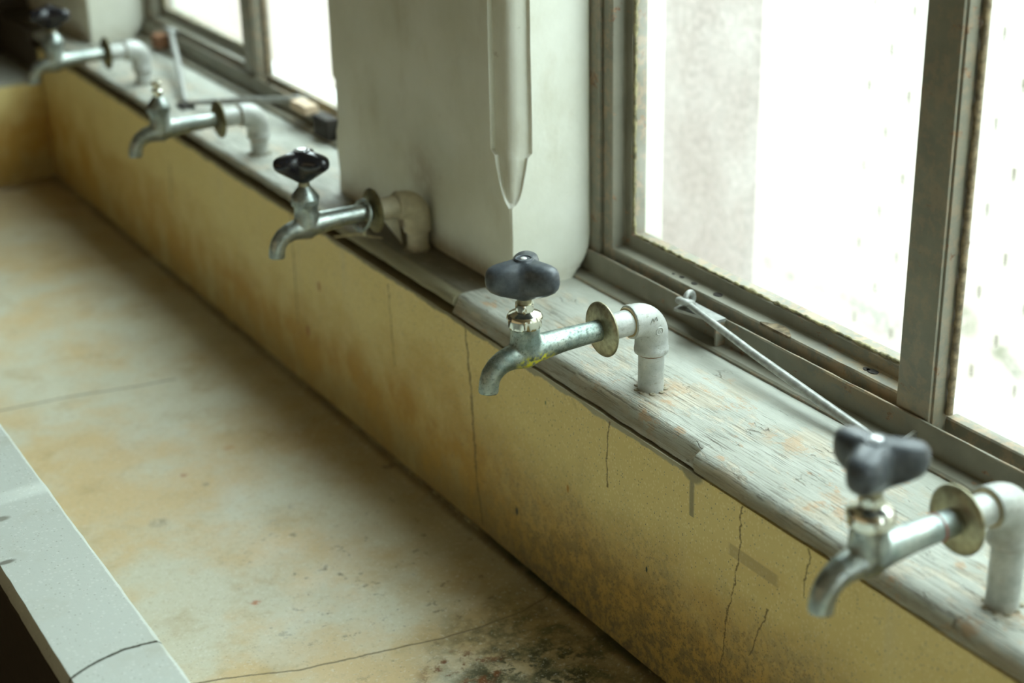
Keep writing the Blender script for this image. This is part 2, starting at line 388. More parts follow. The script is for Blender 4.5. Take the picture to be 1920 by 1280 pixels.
def m_pipe(name, dirty):
    n = NT(name); f = n.noise(160, 6, .7); g = n.noise(60, 5, .6)
    c = n.mix(n.ramp(g, .3, .7), (.38,.40,.38), (.54,.56,.54))
    c = n.mix(n.ramp(n.noise(400, 4, .7, vec=n.map(scale=(.5,1,1))), .56, .68, 0, .6), c, (.26,.25,.20))
    c = n.mix(n.ramp(f, .60, .70, 0, dirty), c, (.34,.27,.17))
    return n.done(c, .42, .25, n.bump(n.math('ADD', f, g), .5, .0009))

def m_brass(name, c0, c1, rough=.34, patina=.5, stain=False):
    n = NT(name); f = n.noise(420, 5, .75); g = n.noise(70, 5, .65)
    c = n.mix(n.ramp(g, .35, .65), c0, c1)
    c = n.mix(n.ramp(f, .52, .64, 0, patina), c, (.10,.13,.10))
    c = n.mix(mul(n, n.ramp(n.noise(95, 5, .7, vec=n.map(loc=(3,1,5))), .60, .70), patina), c, (.10,.24,.17))
    rough_ = n.ramp(f, .35, .7, rough, rough+.28); metal = n.ramp(f, .52, .66, .95, .6)
    if stain:   # yellow paint splash low on the belly
        s = mul(n, n.ramp(n.noise(230, 5, .75), .47, .52), n.blob((-.116,-.010,.0565), .0165, .45, (1.35,1.2,.62)))
        c = n.mix(s, c, (.52,.50,.03)); metal = n.math('MULTIPLY', metal, n.math('SUBTRACT', 1.0, s))
    return n.done(c, rough_, metal, n.bump(f, .25, .0003))

def m_glass():
    n = NT('window_glass'); t = n.t
    t.nodes.remove(n.b)
    tr = n.n('ShaderNodeBsdfTransparent'); gl = n.n('ShaderNodeBsdfGlossy'); di = n.n('ShaderNodeBsdfTranslucent')
    gl.inputs['Roughness'].default_value = .02; tr.inputs['Color'].default_value = (.95,.97,.96,1); di.inputs['Color'].default_value = (.85,.87,.86,1)
    a = n.n('ShaderNodeMixShader'); b = n.n('ShaderNodeMixShader')
    dirt = n.ramp(n.noise(14, 6, .6), .35, .75, .02, .10)
    n.put(a.inputs[0], dirt); n.put(a.inputs[1], tr.outputs[0]); n.put(a.inputs[2], di.outputs[0])
    n.put(b.inputs[0], .025); n.put(b.inputs[1], a.outputs[0]); n.put(b.inputs[2], gl.outputs[0])
    n.put(n.o.inputs['Surface'], b.outputs[0]); return n.m

def m_stucco():
    n = NT('pink_grey_stucco'); f = n.noise(110, 6, .8); g = n.noise(12, 5, .6)
    c = n.mix(n.ramp(f, .40, .60), (.46,.435,.425), (.66,.63,.62))
    c = n.mix(n.ramp(n.noise(40, 5, .7), .6, .72, 0, .35), c, (.36,.42,.36))
    return n.done(c, .85, None, n.bump(f, 1.0, .005))

def m_panel():
    n = NT('white_screen_panel'); c = n.mix(n.noise(40, 4), (.84,.86,.85), (.88,.89,.88))
    g = n.noise(70, 5, .7)
    for y, z, ry, rz, a, col in ((.240,-.168,.024,.018,.8,(.30,.36,.26)), (.180,-.185,.016,.012,.8,(.30,.36,.26)), (.155,-.198,.016,.012,.8,(.28,.33,.26)), (.125,-.212,.018,.010,.8,(.30,.34,.28)),
                            (.375,-.215,.045,.018,.75,(.38,.43,.42)), (.42,-.205,.03,.008,.7,(.42,.45,.44)), (.590,-.207,.012,.009,.7,(.40,.44,.44)), (.546,-.211,.012,.009,.7,(.40,.44,.44)), (.495,-.207,.026,.009,.7,(.42,.45,.46))):
        m = n.math('MULTIPLY', n.blob((0,y,z), 1.0, .75, (1,ry*1.5,rz*1.6)), n.ramp(g, .36, .58, .1, a))
        c = n.mix(m, c, col)
    return n.done(c, .8)

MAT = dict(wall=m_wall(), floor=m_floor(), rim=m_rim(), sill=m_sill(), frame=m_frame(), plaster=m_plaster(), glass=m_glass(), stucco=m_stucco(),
    pipe=m_pipe('galvanised_pipe', .35), pipe_painted=m_plain('beige_painted_pipe', (.50,.45,.32), .55),
    chrome=m_brass('worn_chrome', (.26,.30,.29), (.44,.48,.45), .27, .35),
    chrome_stained=m_brass('worn_chrome_green', (.22,.285,.265), (.40,.45,.41), .36, .7, True),
    nickel=m_plain('bright_nickel', (.70,.70,.62), .16, 1.0, .05, 90, .1),
    brass=m_plain('old_brass', (.36,.34,.23), .40, .85, .2, 200, .25),
    brass_dark=m_plain('tarnished_brass', (.17,.15,.08), .45, .8, .2, 200, .25),
    tape=m_plain('thread_seal', (.42,.33,.18), .8), rust=m_plain('rust', (.25,.12,.06), .85, 0, .6, 200, .4),
    rubber=m_plain('grey_plastic', (.060,.071,.084), .36, 0, .12, 300, .2), gloss=m_plain('gloss_black_plastic', (.012,.012,.016), .18, 0, 0.0, 200),
    cap=m_plain('pale_cap', (.75,.76,.75), .3), silver=m_plain('silver_cap', (.66,.68,.70), .28, .7, .3, 500), putty=m_plain('old_putty', (.26,.235,.13), .8, 0, .8, 140, .6), brown=m_plain('brown_old_putty', (.20,.155,.095), .85, 0, .8, 140, .5), crumbs=m_plain('crumbs', (.33,.30,.22), .9),
    rod=m_plain('grey_painted_rod', (.34,.35,.33), .42, .3, .4, 150, .2), white=m_plain('white_card', (.78,.76,.66), .7),
    red=m_plain('red_thread', (.45,.06,.04), .6), mortar=m_plain('old_mortar', (.36,.30,.17), .85, 0, .6, 160, .5), straw=m_plain('dry_straw', (.50,.42,.24), .8), dark=m_plain('dark_gap', (.035,.03,.025), .8),
    room=m_plain('room_wall_paint', (.26,.205,.12), .8), roomdark=m_plain('unlit_room_brown', (.06,.045,.03), .6), roomfloor=m_plain('dark_floor', (.05,.042,.032), .7),
    screen=m_plain('glare_white', (.86,.87,.86), .8), panel=m_panel(), slot=m_plain('slot_shadow_grey', (.31,.31,.27), .9), leaf=m_plain('pale_leaf', (.30,.36,.24), .7),
    ground=m_plain('pale_ground', (.70,.70,.68), .9), wood=m_plain('bare_wood_block', (.62,.48,.34), .8))

# ------------------------------------------------------------------ room shell
CX = .016; PY0, PY1 = .247, .630; PITCH = 1.268
def st(name, bm, mat, parent=None, smooth=None):
    o = obj(name, bm, mat, parent, smooth)
    if not parent: o['kind'] = 'structure'
    return o
b = bmesh.new(); box(b, -3.4, .2, -3.2, 3.2, -.95, -.85); st('floor', b, MAT['roomfloor'])
b = bmesh.new(); box(b, -3.4, .2, -3.2, 3.2, 1.13, 1.18); st('ceiling', b, MAT['room'])
b = bmesh.new(); box(b, .02, .2, -3.2, 3.2, 1.0, 1.13); box(b, .0, .2, -3.2, 3.2, -.85, -.022); st('wall_right', b, MAT['room'])
b = bmesh.new(); box(b, -3.3, -3.15, -3.2, 3.2, .95, 1.13); box(b, -3.3, -3.15, -3.2, 3.2, -.85, -.2)
box(b, -3.3, -3.15, 1.9, 3.2, -.2, .95); box(b, -3.3, -3.15, -3.2, -2.5, -.2, .95); st('wall_left', b, MAT['room'])  # opening in this unseen wall added to let the warm fill in
b = bmesh.new(); box(b, -3.3, .2, 1.856, 2.0, -.85, 1.13); box(b, -.040, .2, 1.664, 1.8565, -.0215, .0005); st('wall_back', b, MAT['roomdark'])  # dark colour paints the unlit room beyond the trough's end
b = bmesh.new(); box(b, -3.3, .2, -3.2, -3.05, -.85, 1.13); st('wall_front', b, MAT['room'])

# ------------------------------------------------------------------ plaster pillars between the windows
def pillar_mesh():
    bm = bmesh.new()
    cor = Vector((CX, PY0))
    prof = [(.0,.0340),(.0048,.0330),(.0062,.0270),(.0056,.0210),(.0068,.0150),(.0095,.0105),(.0150,.0072),(.0205,.0055),(.0238,.0042),(.0248,.0)]  # (dx, dy) from the corner, front face round to reveal
    zs = [0,.006,.014,.025,.04,.055,.07,.082]+[.084+.0035*i for i in range(14)]+[.1335,.14,.16,.19,.23,.27,.32,.38,.45,.6,.8,.98]
    rings = []
    for z in zs:
        if z < .087: s = 0.0
        elif z < .1325: s = .20+.62*((z-.087)/.0455)**.55
        else: s = 1.0
        pts = []
        for i, (dx, dy) in enumerate(prof):
            if s == 0: q = Vector((.0006*i*.3, .0012*(len(prof)-1-i)*.3))
            else:
                q = Vector((dx*s, dy*s))
                if s < 1:  # the scooped stop: bowl leans inward
                    q += Vector((.003, .003))*math.sin(PI*i/(len(prof)-1))*(1-s)
            jig = .0006*N(z*60, i*.4, 3.1)
            pts.append(Vector((CX+q.x+jig, PY0+q.y+.0006*N(z*55, i*.4, 9.7), z)))
        xl = .089+.021*min(1, max(0, (z-.004)/.026))**.6
        pts.append(Vector((xl-.022, PY0+.0004*N(z*40,1,1), z)))
        pts.append(Vector((xl-.005, PY0+.001, z)))
        pts.append(Vector((xl+.0012*N(z*45, 2, 5), PY0+.006, z)))
        pts.append(Vector((xl, PY0+.012, z)))
        pts.append(Vector((.2, PY0+.012, z))); pts.append(Vector((.2, PY1, z)))
        ch = .0035*max(0, N(z*22, 4, 4))+.0012*N(z*90, 1, 8)
        if .075 < z < .13: ch += .006
        pts.append(Vector((.06, PY1, z))); pts.append(Vector((CX+.006, PY1-ch*.5, z))); pts.append(Vector((CX, PY1-.006-ch, z)))
        for k in range(1, 8):
            y = lerp(PY1-.01, PY0+.04, k/8); pts.append(Vector((CX+.0012*N(y*18, z*14, 1), y, z)))
        rings.append(pts)
    loft(bm, rings)
    bmesh.ops.recalc_face_normals(bm, faces=bm.faces)
    me = bpy.data.meshes.new('pillar'); bm.to_mesh(me); bm.free()
    me.polygons.foreach_set('use_smooth', [True]*len(me.polygons)); me.set_sharp_from_angle(angle=math.radians(38))
    return me
pm = pillar_mesh()
p1 = link('pillar', pm, MAT['plaster'])
tag(p1, 'thick beige plaster pillar with hollowed corner moulding, standing on the sill between two windows', 'pillar', kind='structure')
p2 = p1.copy(); COL.objects.link(p2); p2.location.y = PITCH
tag(p2, 'blurred white plaster pillar beyond the far window, behind the farthest tap', 'pillar', kind='structure')
p3 = p1.copy(); COL.objects.link(p3); p3.location.y = -PITCH
tag(p3, 'plaster pillar at the near end of the near window, beside the viewer', 'pillar', kind='structure')

# ------------------------------------------------------------------ windows
XF, XS, XG = .104, .110, .128       # flange, sash face, glass
def bar(bm, prof, y0, y1, step=.012, amp=.0004, seed=0):
    n = max(2, int((y1-y0)/step)); rings = []
    for i in range(n+1):
        y = lerp(y0, y1, i/n)
        rings.append([Vector((x+amp*N(y*60, j*3.1, seed), y, z+amp*N(y*60, j*3.1, seed+5))) for j, (x, z) in enumerate(prof)])
    loft(bm, rings)
def rough_strip(bm, pts, rad, seed, amp):
    """irregular bead along a polyline"""
    P = []
    for a, c in zip(pts, pts[1:]):
        a, c = Vector(a), Vector(c); k = max(2, int((c-a).length/.003))
        P += [a.lerp(c, i/k) for i in range(k)]
    P.append(Vector(pts[-1]))
    rr = [max(.0004, rad*(1+amp*N(p.y*140+seed, p.z*140, seed)+amp*.6*N(p.y*420, p.z*420, seed))) for p in P]
    P = [p + Vector((0, .0008*N(p.z*200, seed, 1), .0010*N(p.y*200, seed, 7))) for p in P]
    tube(bm, P, rr, 8)

def window(idx, y0, y1, mull, mw, ztop=1.0):
    root = empty('window_%d' % idx, (0,0,0), kind='structure')
    # outer frame: ledge on the sill + upright flange + head + jamb
    bm = bmesh.new()
    bar(bm, [(.087,-.004),(.0866,.002),(.0885,.0036),(.1015,.0040),(.1016,.0255),(.1024,.0268),(.1042,.0266),(.1046,.0255),(.1046,-.004)], y0, y1, seed=idx)
    box(bm, .1046, .142, y0, y1, -.02, .004)
    for (a, c) in ((y1-.026, y1), (y0, y0+.026)): box(bm, .106, .142, a, c, -.02, ztop, .001)
    obj('outer_frame', bm, MAT['frame'], root, 30)
    bm = bmesh.new(); box(bm, .142, .205, y0, y1, -.0225, .001, .002); obj('added_glare_ledge', bm, MAT['screen'], root)  # ledge added in white to give the outdoor glare below the panes
    # flat mullion bar with web behind
    bm = bmesh.new(); box(bm, .1056, .1085, mull-mw, mull, .0045, ztop, .0006)
    box(bm, .1085, .1300, mull-mw-.002, mull-mw+.004, .0045, ztop, .0006)
    box(bm, .1085, .130, mull-.010, mull-.004, .0045, ztop, .0006)
    obj('mullion', bm, MAT['frame'], root, 30)
    bm = bmesh.new(); rough_strip(bm, [(.122, mull-mw-.005, .03), (.122, mull-mw-.005, ztop)], .0026, idx+3, .35)
    obj('putty', bm, MAT['brown'], root, 60)
    # far side: sash with stepped bottom rail and stiles
    sy0, sy1 = mull-.002, y1-.0275
    sash = bmesh.new()
    bar(sash, [(XS,.0045),(XS,.0335),(XS+.001,.0350),(.1225,.0356),(.1240,.0370),(.1242,.0475),(.1252,.0488),(.140,.0488),(.140,.0045)], sy0, sy1, seed=idx+2)
    # far stile (same step, turned upright)
    prof = [(XS, 0), (XS, .0125), (XS+.001, .0140), (.1225, .0145), (.1240, .0160), (.1242, .0255), (.1252, .0265), (.140, .0265), (.140, 0)]
    rings = []
    k = 40
    for i in range(k+1):
        z = lerp(.005, ztop, i/k)
        rings.append([Vector((x, sy1-d+.0003*N(z*50, j, idx), z)) for j, (x, d) in enumerate(prof)])
    loft(sash, rings)
    s = obj('sash', sash, MAT['frame'], root, 30)
    bm = bmesh.new()
    rough_strip(bm, [(.1265, sy0+.004, .0495), (.1265, sy1-.031, .0495), (.1265, sy1-.0285, .0530), (.1265, sy1-.0275, .062), (.1265, sy1-.0272, ztop)], .0015, idx+.5, .7)
    obj('putty', bm, MAT['putty'], s, 60)
    bm = bmesh.new(); box(bm, .1285, .1305, sy0, sy1-.02, .040, ztop); obj('glass_pane', bm, MAT['glass'], s)
    # rust pits and drain holes on the stepped rail
    if idx == 1:
        bm = bmesh.new()
        for (y, x, r) in ((.117,.1185,.0022),(.098,.1180,.0026),(.0645,.1190,.0040),(.128,.117,.0013),(-.133,.1195,.0042),(-.127,.1185,.0028)):
            P = [Vector((x+r*.9*math.cos(t)*(1+.3*N(t,y*99,1)), y+r*1.3*math.sin(t)*(1+.3*N(t,y*99,4)), .0358)) for t in [2*PI*q/14 for q in range(14)]]
            loft(bm, [P, [p-Vector((0,0,.0012)) for p in P]])
        obj('rust_pit', bm, MAT['dark'], s)
        bm = bmesh.new()
        rings = []
        for i in range(40):
            y = lerp(-.045, -.005, i/39); w = math.sin(PI*i/39)
            rings.append([Vector((.1098, y, .0338-w*.001)), Vector((.1100, y, .0354)), Vector((.1100+w*(.010+.004*N(y*200)), y, .0361)), Vector((.1100+w*(.010+.004*N(y*200)), y, .0355))])
        loft(bm, rings); obj('peeled_patch', bm, MAT['brown'], s, 40)
    # near side: fixed pane with a plain upright bottom rail
    bm = bmesh.new(); bar(bm, [(.122,.0045),(.1225,.0250),(.1235,.0265),(.134,.0265),(.134,.0045)], y0+.026, mull-mw-.002, seed=idx+9)
    r = obj('bottom_rail', bm, MAT['frame'], root, 30)
    bm = bmesh.new(); box(bm, .1285, .1305, y0+.02, mull-mw-.001, .015, ztop); obj('glass_pane', bm, MAT['glass'], root)
    return root
window(1, -.72, PY0+.012, -.175, .034)
window(2, PY1, PY0+PITCH+.012, 1.108, .040)

# ------------------------------------------------------------------ window sills (two boards)
def sill_mesh(y0, y1, kind):
    bm = bmesh.new(); n = int((y1-y0)/.003); rings = []
    for i in range(n+1):
        y = lerp(y0, y1, i/n); pr = []
        w = .0009*N(y*9, 1)+.0006*N(y*40, 2)
        if kind == 'near':
            t = 1 if y < -.108 else 0                    # full rounded nose before the split, broken square beyond it
            if t:
                pts = [(-.027,0),(-.0315,-.0008),(-.0355,-.0030),(-.0380,-.0065),(-.0392,-.0105),(-.0390,-.0145),(-.0375,-.0175),(-.034,-.0190)]
            else:
                pts = [(-.0235,-.0002),(-.0262,-.0010),(-.0285,-.0030),(-.0300,-.0062),(-.0318,-.0100),(-.0340,-.0135),(-.0362,-.0165),(-.034,-.0190)]
            for j, (x, z) in enumerate(pts):
                c = .0012*N(y*30, j*.7, 5)+.0005*N(y*110, j*.9, 2)
                pr.append(Vector((x+c+w, y, z+.0005*N(y*50, j, 7))))
        else:
            pts = [(-.019,-.0003),(-.0215,-.0012),(-.0235,-.0015),(-.0270,-.0012),(-.0305,-.0018),(-.0330,-.0042),(-.0340,-.0078),(-.0335,-.0105)]
            for j, (x, z) in enumerate(pts):
                c = .0008*N(y*16, j*.6, 5)
                pr.append(Vector((x+c+w, y, z-.0004)))
        pr.append(Vector((-.02, y, -.021))); pr.append(Vector((.19, y, -.021)))
        top = -.0008 if kind == 'far' else 0
        pr.append(Vector((.19, y, top)))
        for k in range(1, 14):
            x = lerp(.10, -.017, k/13); pr.append(Vector((x, y, top+.00045*N(x*90, y*14, 3)+.0003*N(x*40, y*60, 9))))
        rings.append(pr)
    loft(bm, rings); return bm
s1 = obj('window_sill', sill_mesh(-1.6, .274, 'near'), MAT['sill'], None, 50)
tag(s1, 'cracked weathered wooden sill board under the near window, split along its nose', 'window sill')
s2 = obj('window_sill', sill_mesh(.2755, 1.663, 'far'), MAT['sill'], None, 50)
tag(s2, 'smoother grey sill board running under the pillar and the far window', 'window sill')

# ------------------------------------------------------------------ wash trough
tr = empty('wash_trough', (0,0,0), 'long yellow stained terrazzo wash trough under the row of taps', 'trough')
WX, FZ, EY, RZ, RX0, RX1 = -.038, -.234, 1.622, -.075, -.514, -.440
def wav(z0, z1, y0, y1):
    bm = bmesh.new(); rings = []
    n = int((y1-y0)/.02)
    for i in range(n+1):
        y = lerp(y0, y1, i/n)
        zs = [lerp(z0, z1, k/10) for k in range(11)]
        rings.append([Vector((WX-.0015*N(y*7, z*9, 2)*0.6 - (.004*max(0, 1-(z-z0)/.006) ), y, z)) for z in zs]+[Vector((.0-.0002, y, z1)), Vector((-.0002, y, z0))])
    loft(bm, rings); return bm
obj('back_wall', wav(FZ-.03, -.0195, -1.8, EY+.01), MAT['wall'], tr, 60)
b = bmesh.new(); box(b, WX-.002, -.0002, EY+.01, EY+.23, FZ-.03, -.0219); obj('back_wall', b, MAT['roomdark'], tr)  # end piece painted dark with the unlit room beyond
b = bmesh.new()
nx, ny = 30, 60; g = [[b.verts.new((lerp(RX1-.01, WX, i/nx), lerp(-1.8, EY, j/ny), FZ + .0008*N(i*.4, j*.4) + (.0030*max(0, 1-abs(i-nx)/1.0) if i == nx else 0))) for j in range(ny+1)] for i in range(nx+1)]
for i in range(nx):
    for j in range(ny): b.faces.new((g[i][j], g[i+1][j], g[i+1][j+1], g[i][j+1]))
fl = obj('basin_floor', b, MAT['floor'], tr, 60)
md = fl.modifiers.new('thick', 'SOLIDIFY'); md.thickness = .04; md.offset = -1 if fl.data.polygons[0].normal.z > 0 else 1
# grout line where wall meets floor
b = bmesh.new(); rough_strip(b, [(WX-.001, -1.0, FZ+.001), (WX-.001, EY, FZ+.001)], .0015, 4, .35); obj('joint_fillet', b, MAT['floor'], tr, 60)
b = bmesh.new(); rough_strip(b, [(WX-.0015, .13, FZ+.0002), (WX-.0022, .24, FZ+.0016), (WX-.0024, EY, FZ+.0020)], .0010, 8, .9); obj('pale_joint', b, MAT['mortar'], tr, 60)
def slab(x0, x1, y0, y1, z0, z1, bev):
    bm = bmesh.new(); box(bm, x0, x1, y0, y1, z0, z1, bev); return bm
b = bmesh.new(); pr0 = [(RX0+.006,-.85),(RX0,RZ-.010),(RX0+.0008,RZ-.0035),(RX0+.004,RZ),(RX1-.004,RZ),(RX1-.0008,RZ-.003),(RX1,RZ-.010),(RX1+.012,FZ-.02),(RX1+.012,-.85)]
bar(b, pr0, -1.8, EY, .01, .0006, 4); obj('front_rim', b, MAT['rim'], tr, 40)
obj('end_wall', slab(RX0, WX-.0005, EY, EY+.23, -.85, RZ, .004), MAT['wall'], tr, 40)
obj('end_ledge', slab(RX0, WX-.0005, EY+.006, EY+.225, RZ-.002, RZ+.006, .002), MAT['slot'], tr, 40)
b = bmesh.new(); box(b, RX0-.0015, RX0+.02, -1.8, EY+.2, -.85, RZ-.0125); obj('shade_apron', b, MAT['roomdark'], tr)  # dark sheet added for the shade on the trough's outer face

# ------------------------------------------------------------------ taps
AX = .065
def arc_elbow():
    P = [(0,0,.0335),(0,0,.0340),(0,0,.0350),(0,0,.0385),(0,0,.0390),(0,0,.048)]
    r = [.0128,.0140,.0143,.0143,.0138,.0138]
    for k in range(1, 13):
        a = PI/2*k/12; R = .0170; P.append((-R+R*math.cos(a), 0, .048+R*math.sin(a))); r.append(.0138+.0005*math.sin(2*a))
    P += [(-.0182,0,AX),(-.0186,0,AX),(-.0215,0,AX),(-.0225,0,AX),(-.0228,0,AX)]; r += [.0138,.0143,.0143,.0140,.0128]
    bm = bmesh.new(); tube(bm, P, r, 40); return bm
def body_mesh(spout_x=0.0):
    bm = bmesh.new()
    def T(p, r, s=28):
        t = bmesh.new(); tube(t, p, r, s); join(bm, t)
    T([(-.042,0,AX),(-.060,0,AX),(-.085,0,AX),(-.100,0,AX-.0005),(-.110,0,AX-.001),(-.121,0,AX-.002)], [.0086,.0088,.0095,.0103,.0112,.0120])
    T([(-.121,0,.0545),(-.121,0,.0575),(-.121,0,.063),(-.121,0,.072),(-.121,0,.080),(-.121,0,.0865)], [.006,.0098,.0124,.0122,.0116,.0122])
    T([(-.118,0,.0610),(-.126,0,.0615),(-.134,0,.0615),(-.141,0,.0600),(-.1475,0,.0565),(-.1520,0,.0515),(-.1542,0,.0460),(-.1550,0,.0410),(-.1553,0,.0370)],
      [.0112,.0108,.0098,.0090,.0085,.0082,.0080,.0079,.0080])
    me = bpy.data.meshes.new('t'); bm.to_mesh(me); bm.free()
    o = bpy.data.objects.new('t', me); COL.objects.link(o)
    m = o.modifiers.new('r', 'REMESH'); m.mode = 'VOXEL'; m.voxel_size = .0009
    m = o.modifiers.new('s', 'SMOOTH'); m.factor = .6; m.iterations = 9
    dg = bpy.context.evaluated_depsgraph_get(); me2 = bpy.data.meshes.new_from_object(o.evaluated_get(dg))
    bpy.data.objects.remove(o); bpy.data.meshes.remove(me)
    me2.polygons.foreach_set('use_smooth', [True]*len(me2.polygons)); me2.name = 'tap_body'; return me2
def handle_bm(lobes, Rmax=.0318, Rmin=.0140, slim=False):
    pw = 1.35
    if slim: Rmax, Rmin, pw = .0300, .0150, 1.15
    bm = bmesh.new(); seg = 120
    def R(a): return Rmin+(Rmax-Rmin)*((1+math.cos(3*(a-lobes)))/2)**pw
    prof = []  # (blend 0 centre..1 rim, inset, z)
    prof = [(0,.0062,.1085),(0,.0072,.1090),(.35,0,.1118),(.65,0,.1148),(.87,0,.1182),(.965,0,.1215),(1,0,.1255),(1,0,.1300),(.975,0,.1337),(.90,0,.1364),(.75,0,.1380),(.50,0,.1392),(.30,0,.1396),(0,.0078,.1398),(0,.0072,.1408),(0,.0030,.1410)]
    if slim: prof = [(0,.0058,.1085),(0,.0066,.1090),(.35,0,.1140),(.65,0,.1190),(.87,0,.1225),(.965,0,.1248),(1,0,.1280),(1,0,.1305),(.965,0,.1335),(.88,0,.1352),(.72,0,.1366),(.50,0,.1380),(.32,0,.1388),(0,.0084,.1392),(0,.0080,.1404),(0,.0030,.1408)]
    rings = []
    for t, r0, z in prof:
        rg = []
        for k in range(seg):
            a = 2*PI*k/seg; r = r0 if t == 0 else .0055+(R(a)-.0055)*t
            zz = z
            if t > .3: zz += (.0022 if z > .128 else -.0006)*(1-(R(a)-Rmin)/(Rmax-Rmin))*t*(-1)
            rg.append(Vector((-.121+r*math.cos(a), r*math.sin(a), zz)))
        rings.append(rg)
    loft(bm, rings); return bm
BODY = body_mesh()

def make_tap(y, dz, label, lobes, body_mat, hmat, capmat, cap_r, has_handle=True, pipe='pipe', dx=0.0, variant=0):
    t = empty('water_tap', (dx, y, 0), label, 'tap', 'taps in a row above the trough')
    off = Vector((0,0,dz))
    def sh(bm):
        for v in bm.verts: v.co += off
        return bm
    M_ = MAT
    b = bmesh.new(); lathe(b, [(0,-.015),(.0108,-.015),(.0108,.0335+dz),(0,.0335+dz)], seg=36); obj('riser_pipe', b, M_[pipe], t, 40)
    b = bmesh.new()
    for v in range(18):
        a = v*.7; r = .0112+.0015*random.random(); q = .0009+.0009*random.random()
        ring(b, (r*math.cos(a), r*math.sin(a), .0002), q, q*.7, (0,0,1), 8, 6)
    obj('sealant_crumbs', b, M_['crumbs'], t, 60)['kind'] = 'stuff'
    e = obj('elbow', sh(arc_elbow()), M_[pipe], t, 45)
    b = bmesh.new(); ring(b, (0,0,.0330), .0110, .0010, (0,0,1)); obj('rust_ring', sh(b), M_['rust' if pipe == 'pipe' else pipe], t, 60)
    if variant == 4:  # raised foundry marks on the elbow cheek
        b = bmesh.new(); ring(b, (-.0020,-.0139,.0570), .0032, .0006, (0,1,.05), 24, 8)
        for p, q in (((-.0033,.0560),(-.0020,.0585)), ((-.0020,.0585),(-.0008,.0560)), ((-.0029,.0568),(-.0012,.0568))):
            tube(b, [(p[0],-.0140,p[1]), (q[0],-.0140,q[1])], .0004, 6)
        for p, q in (((-.0105,.0660),(-.0085,.0695)), ((-.0085,.0695),(-.0072,.0665)), ((-.0072,.0665),(-.0050,.0700)), ((-.0050,.0700),(-.0040,.0668))):
            tube(b, [(p[0],-.0138,p[1]), (q[0],-.0136,q[1])], .00045, 6)
        obj('cast_mark', b, M_[pipe], e, 60)
    b = bmesh.new(); lathe(b, [(0,-.018),(.0108,-.018),(.0108,-.0465),(.0125,-.0475),(.0125,-.0500),(0,-.0500)], 'x', (0,0,AX), 36); obj('pipe_nipple', sh(b), M_[pipe], t, 40)
    b = bmesh.new(); ring(b, (-.0232,0,AX), .0112, .0013, (1,.12,0)); obj('thread_seal', sh(b), M_['tape' if pipe == 'pipe' else pipe], t, 60)
    # escutcheon disc, slightly dished, with rolled edge
    b = bmesh.new(); lathe(b, [(.0085,-.0500),(.0150,-.0497),(.0200,-.0487),(.0222,-.0475),(.0228,-.0480),(.0229,-.0490),(.0222,-.0499),(.0200,-.0511),(.0150,-.0521),(.0100,-.0525),(.0085,-.0525)], 'x', (0,0,AX), 64)
    obj('flange', sh(b), M_['brass' if variant not in (1,2,3) else 'brass_dark'], t, 60)
    me = BODY if not dz else BODY.copy()
    if dz: me.transform(Matrix.Translation(off))
    bo = link('tap_body', me, None, t); bo.data = me = me.copy() if not dz else me; me.materials.clear(); me.materials.append(M_[body_mat])
    # bonnet: hexagon nut with domed shoulder
    b = bmesh.new(); lathe(b, [(0,.0850),(.0128,.0850),(.0134,.0856),(.0150,.0872),(.0150,.0925),(.0143,.0938)], 'z', (-.121,0,0), 96, 6)
    hx = [v for v in b.verts]
    if variant in (1, 2, 3): lathe(b, [(.0142,.0920),(.0128,.0955),(.0098,.0995),(.0072,.1025),(.0058,.1045),(0,.1045)], 'z', (-.121,0,0), 48)
    else: lathe(b, [(.0142,.0925),(.0139,.0940),(.0128,.0958),(.0100,.0975),(.0070,.0985),(.0062,.0990),(0,.0990)], 'z', (-.121,0,0), 48)
    obj('bonnet_nut', sh(b), M_['nickel' if variant in (4,5) else 'chrome'], t, 25)
    k_ = .72 if variant in (1, 2, 3) else 1
    b = bmesh.new(); lathe(b, [(r_*k_, z_) for r_, z_ in [(0,.0985),(.0074,.0985),(.0082,.0993),(.0082,.1035),(.0076,.1045),(.0045,.1048),(0,.1048)]], 'z', (-.121,0,0), 72, 6)
    obj('packing_nut', sh(b), M_['nickel' if variant in (4,5) else 'chrome'], t, 25)
    if has_handle:
        b = bmesh.new(); lathe(b, [(0,.104),(.0058,.104),(.0055,.110),(0,.110)], 'z', (-.121,0,0), 24); obj('spindle', sh(b), M_['brass'], t, 40)
        h = obj('handle', sh(handle_bm(lobes, slim=variant in (1, 3))), M_[hmat], t, 55)
        b = bmesh.new(); zc = .1407
        lathe(b, [(0,zc+.0012),(cap_r*.6,zc+.0011),(cap_r*.9,zc+.0006),(cap_r,zc-.0004),(cap_r,zc-.002),(0,zc-.002)], 'z', (-.121,0,0), 32)
        obj('handle_cap', sh(b), M_[capmat], h, 50)
    else:
        b = bmesh.new(); lathe(b, [(0,.103),(.0060,.103),(.0056,.108),(.0068,.1095),(.0070,.1115),(.0050,.1130),(.0048,.1160),(.0060,.1172),(.0064,.1200),(.0050,.1225),(0,.1232)], 'z', (-.121,0,0), 32)
        obj('spindle', sh(b), M_['nickel'], t, 50)
    return t
D = math.radians
t5 = make_tap(-.390, .0125, 'nearest tap, blurred, dark three-lobed handle and red thread round its stem', D(-31), 'chrome', 'rubber', 'silver', .0042, variant=5, dx=-.004)
t4 = make_tap(0, 0, 'sharp chrome tap with grey three-lobed handle and yellow stain on its belly', D(53), 'chrome_stained', 'rubber', 'cap', .0028, variant=4)
t3 = make_tap(.4075, -.0145, 'glossy black handled tap whose beige painted elbow is sunk in the pillar', D(60), 'chrome', 'gloss', 'silver', .0068, pipe='pipe_painted', variant=3)
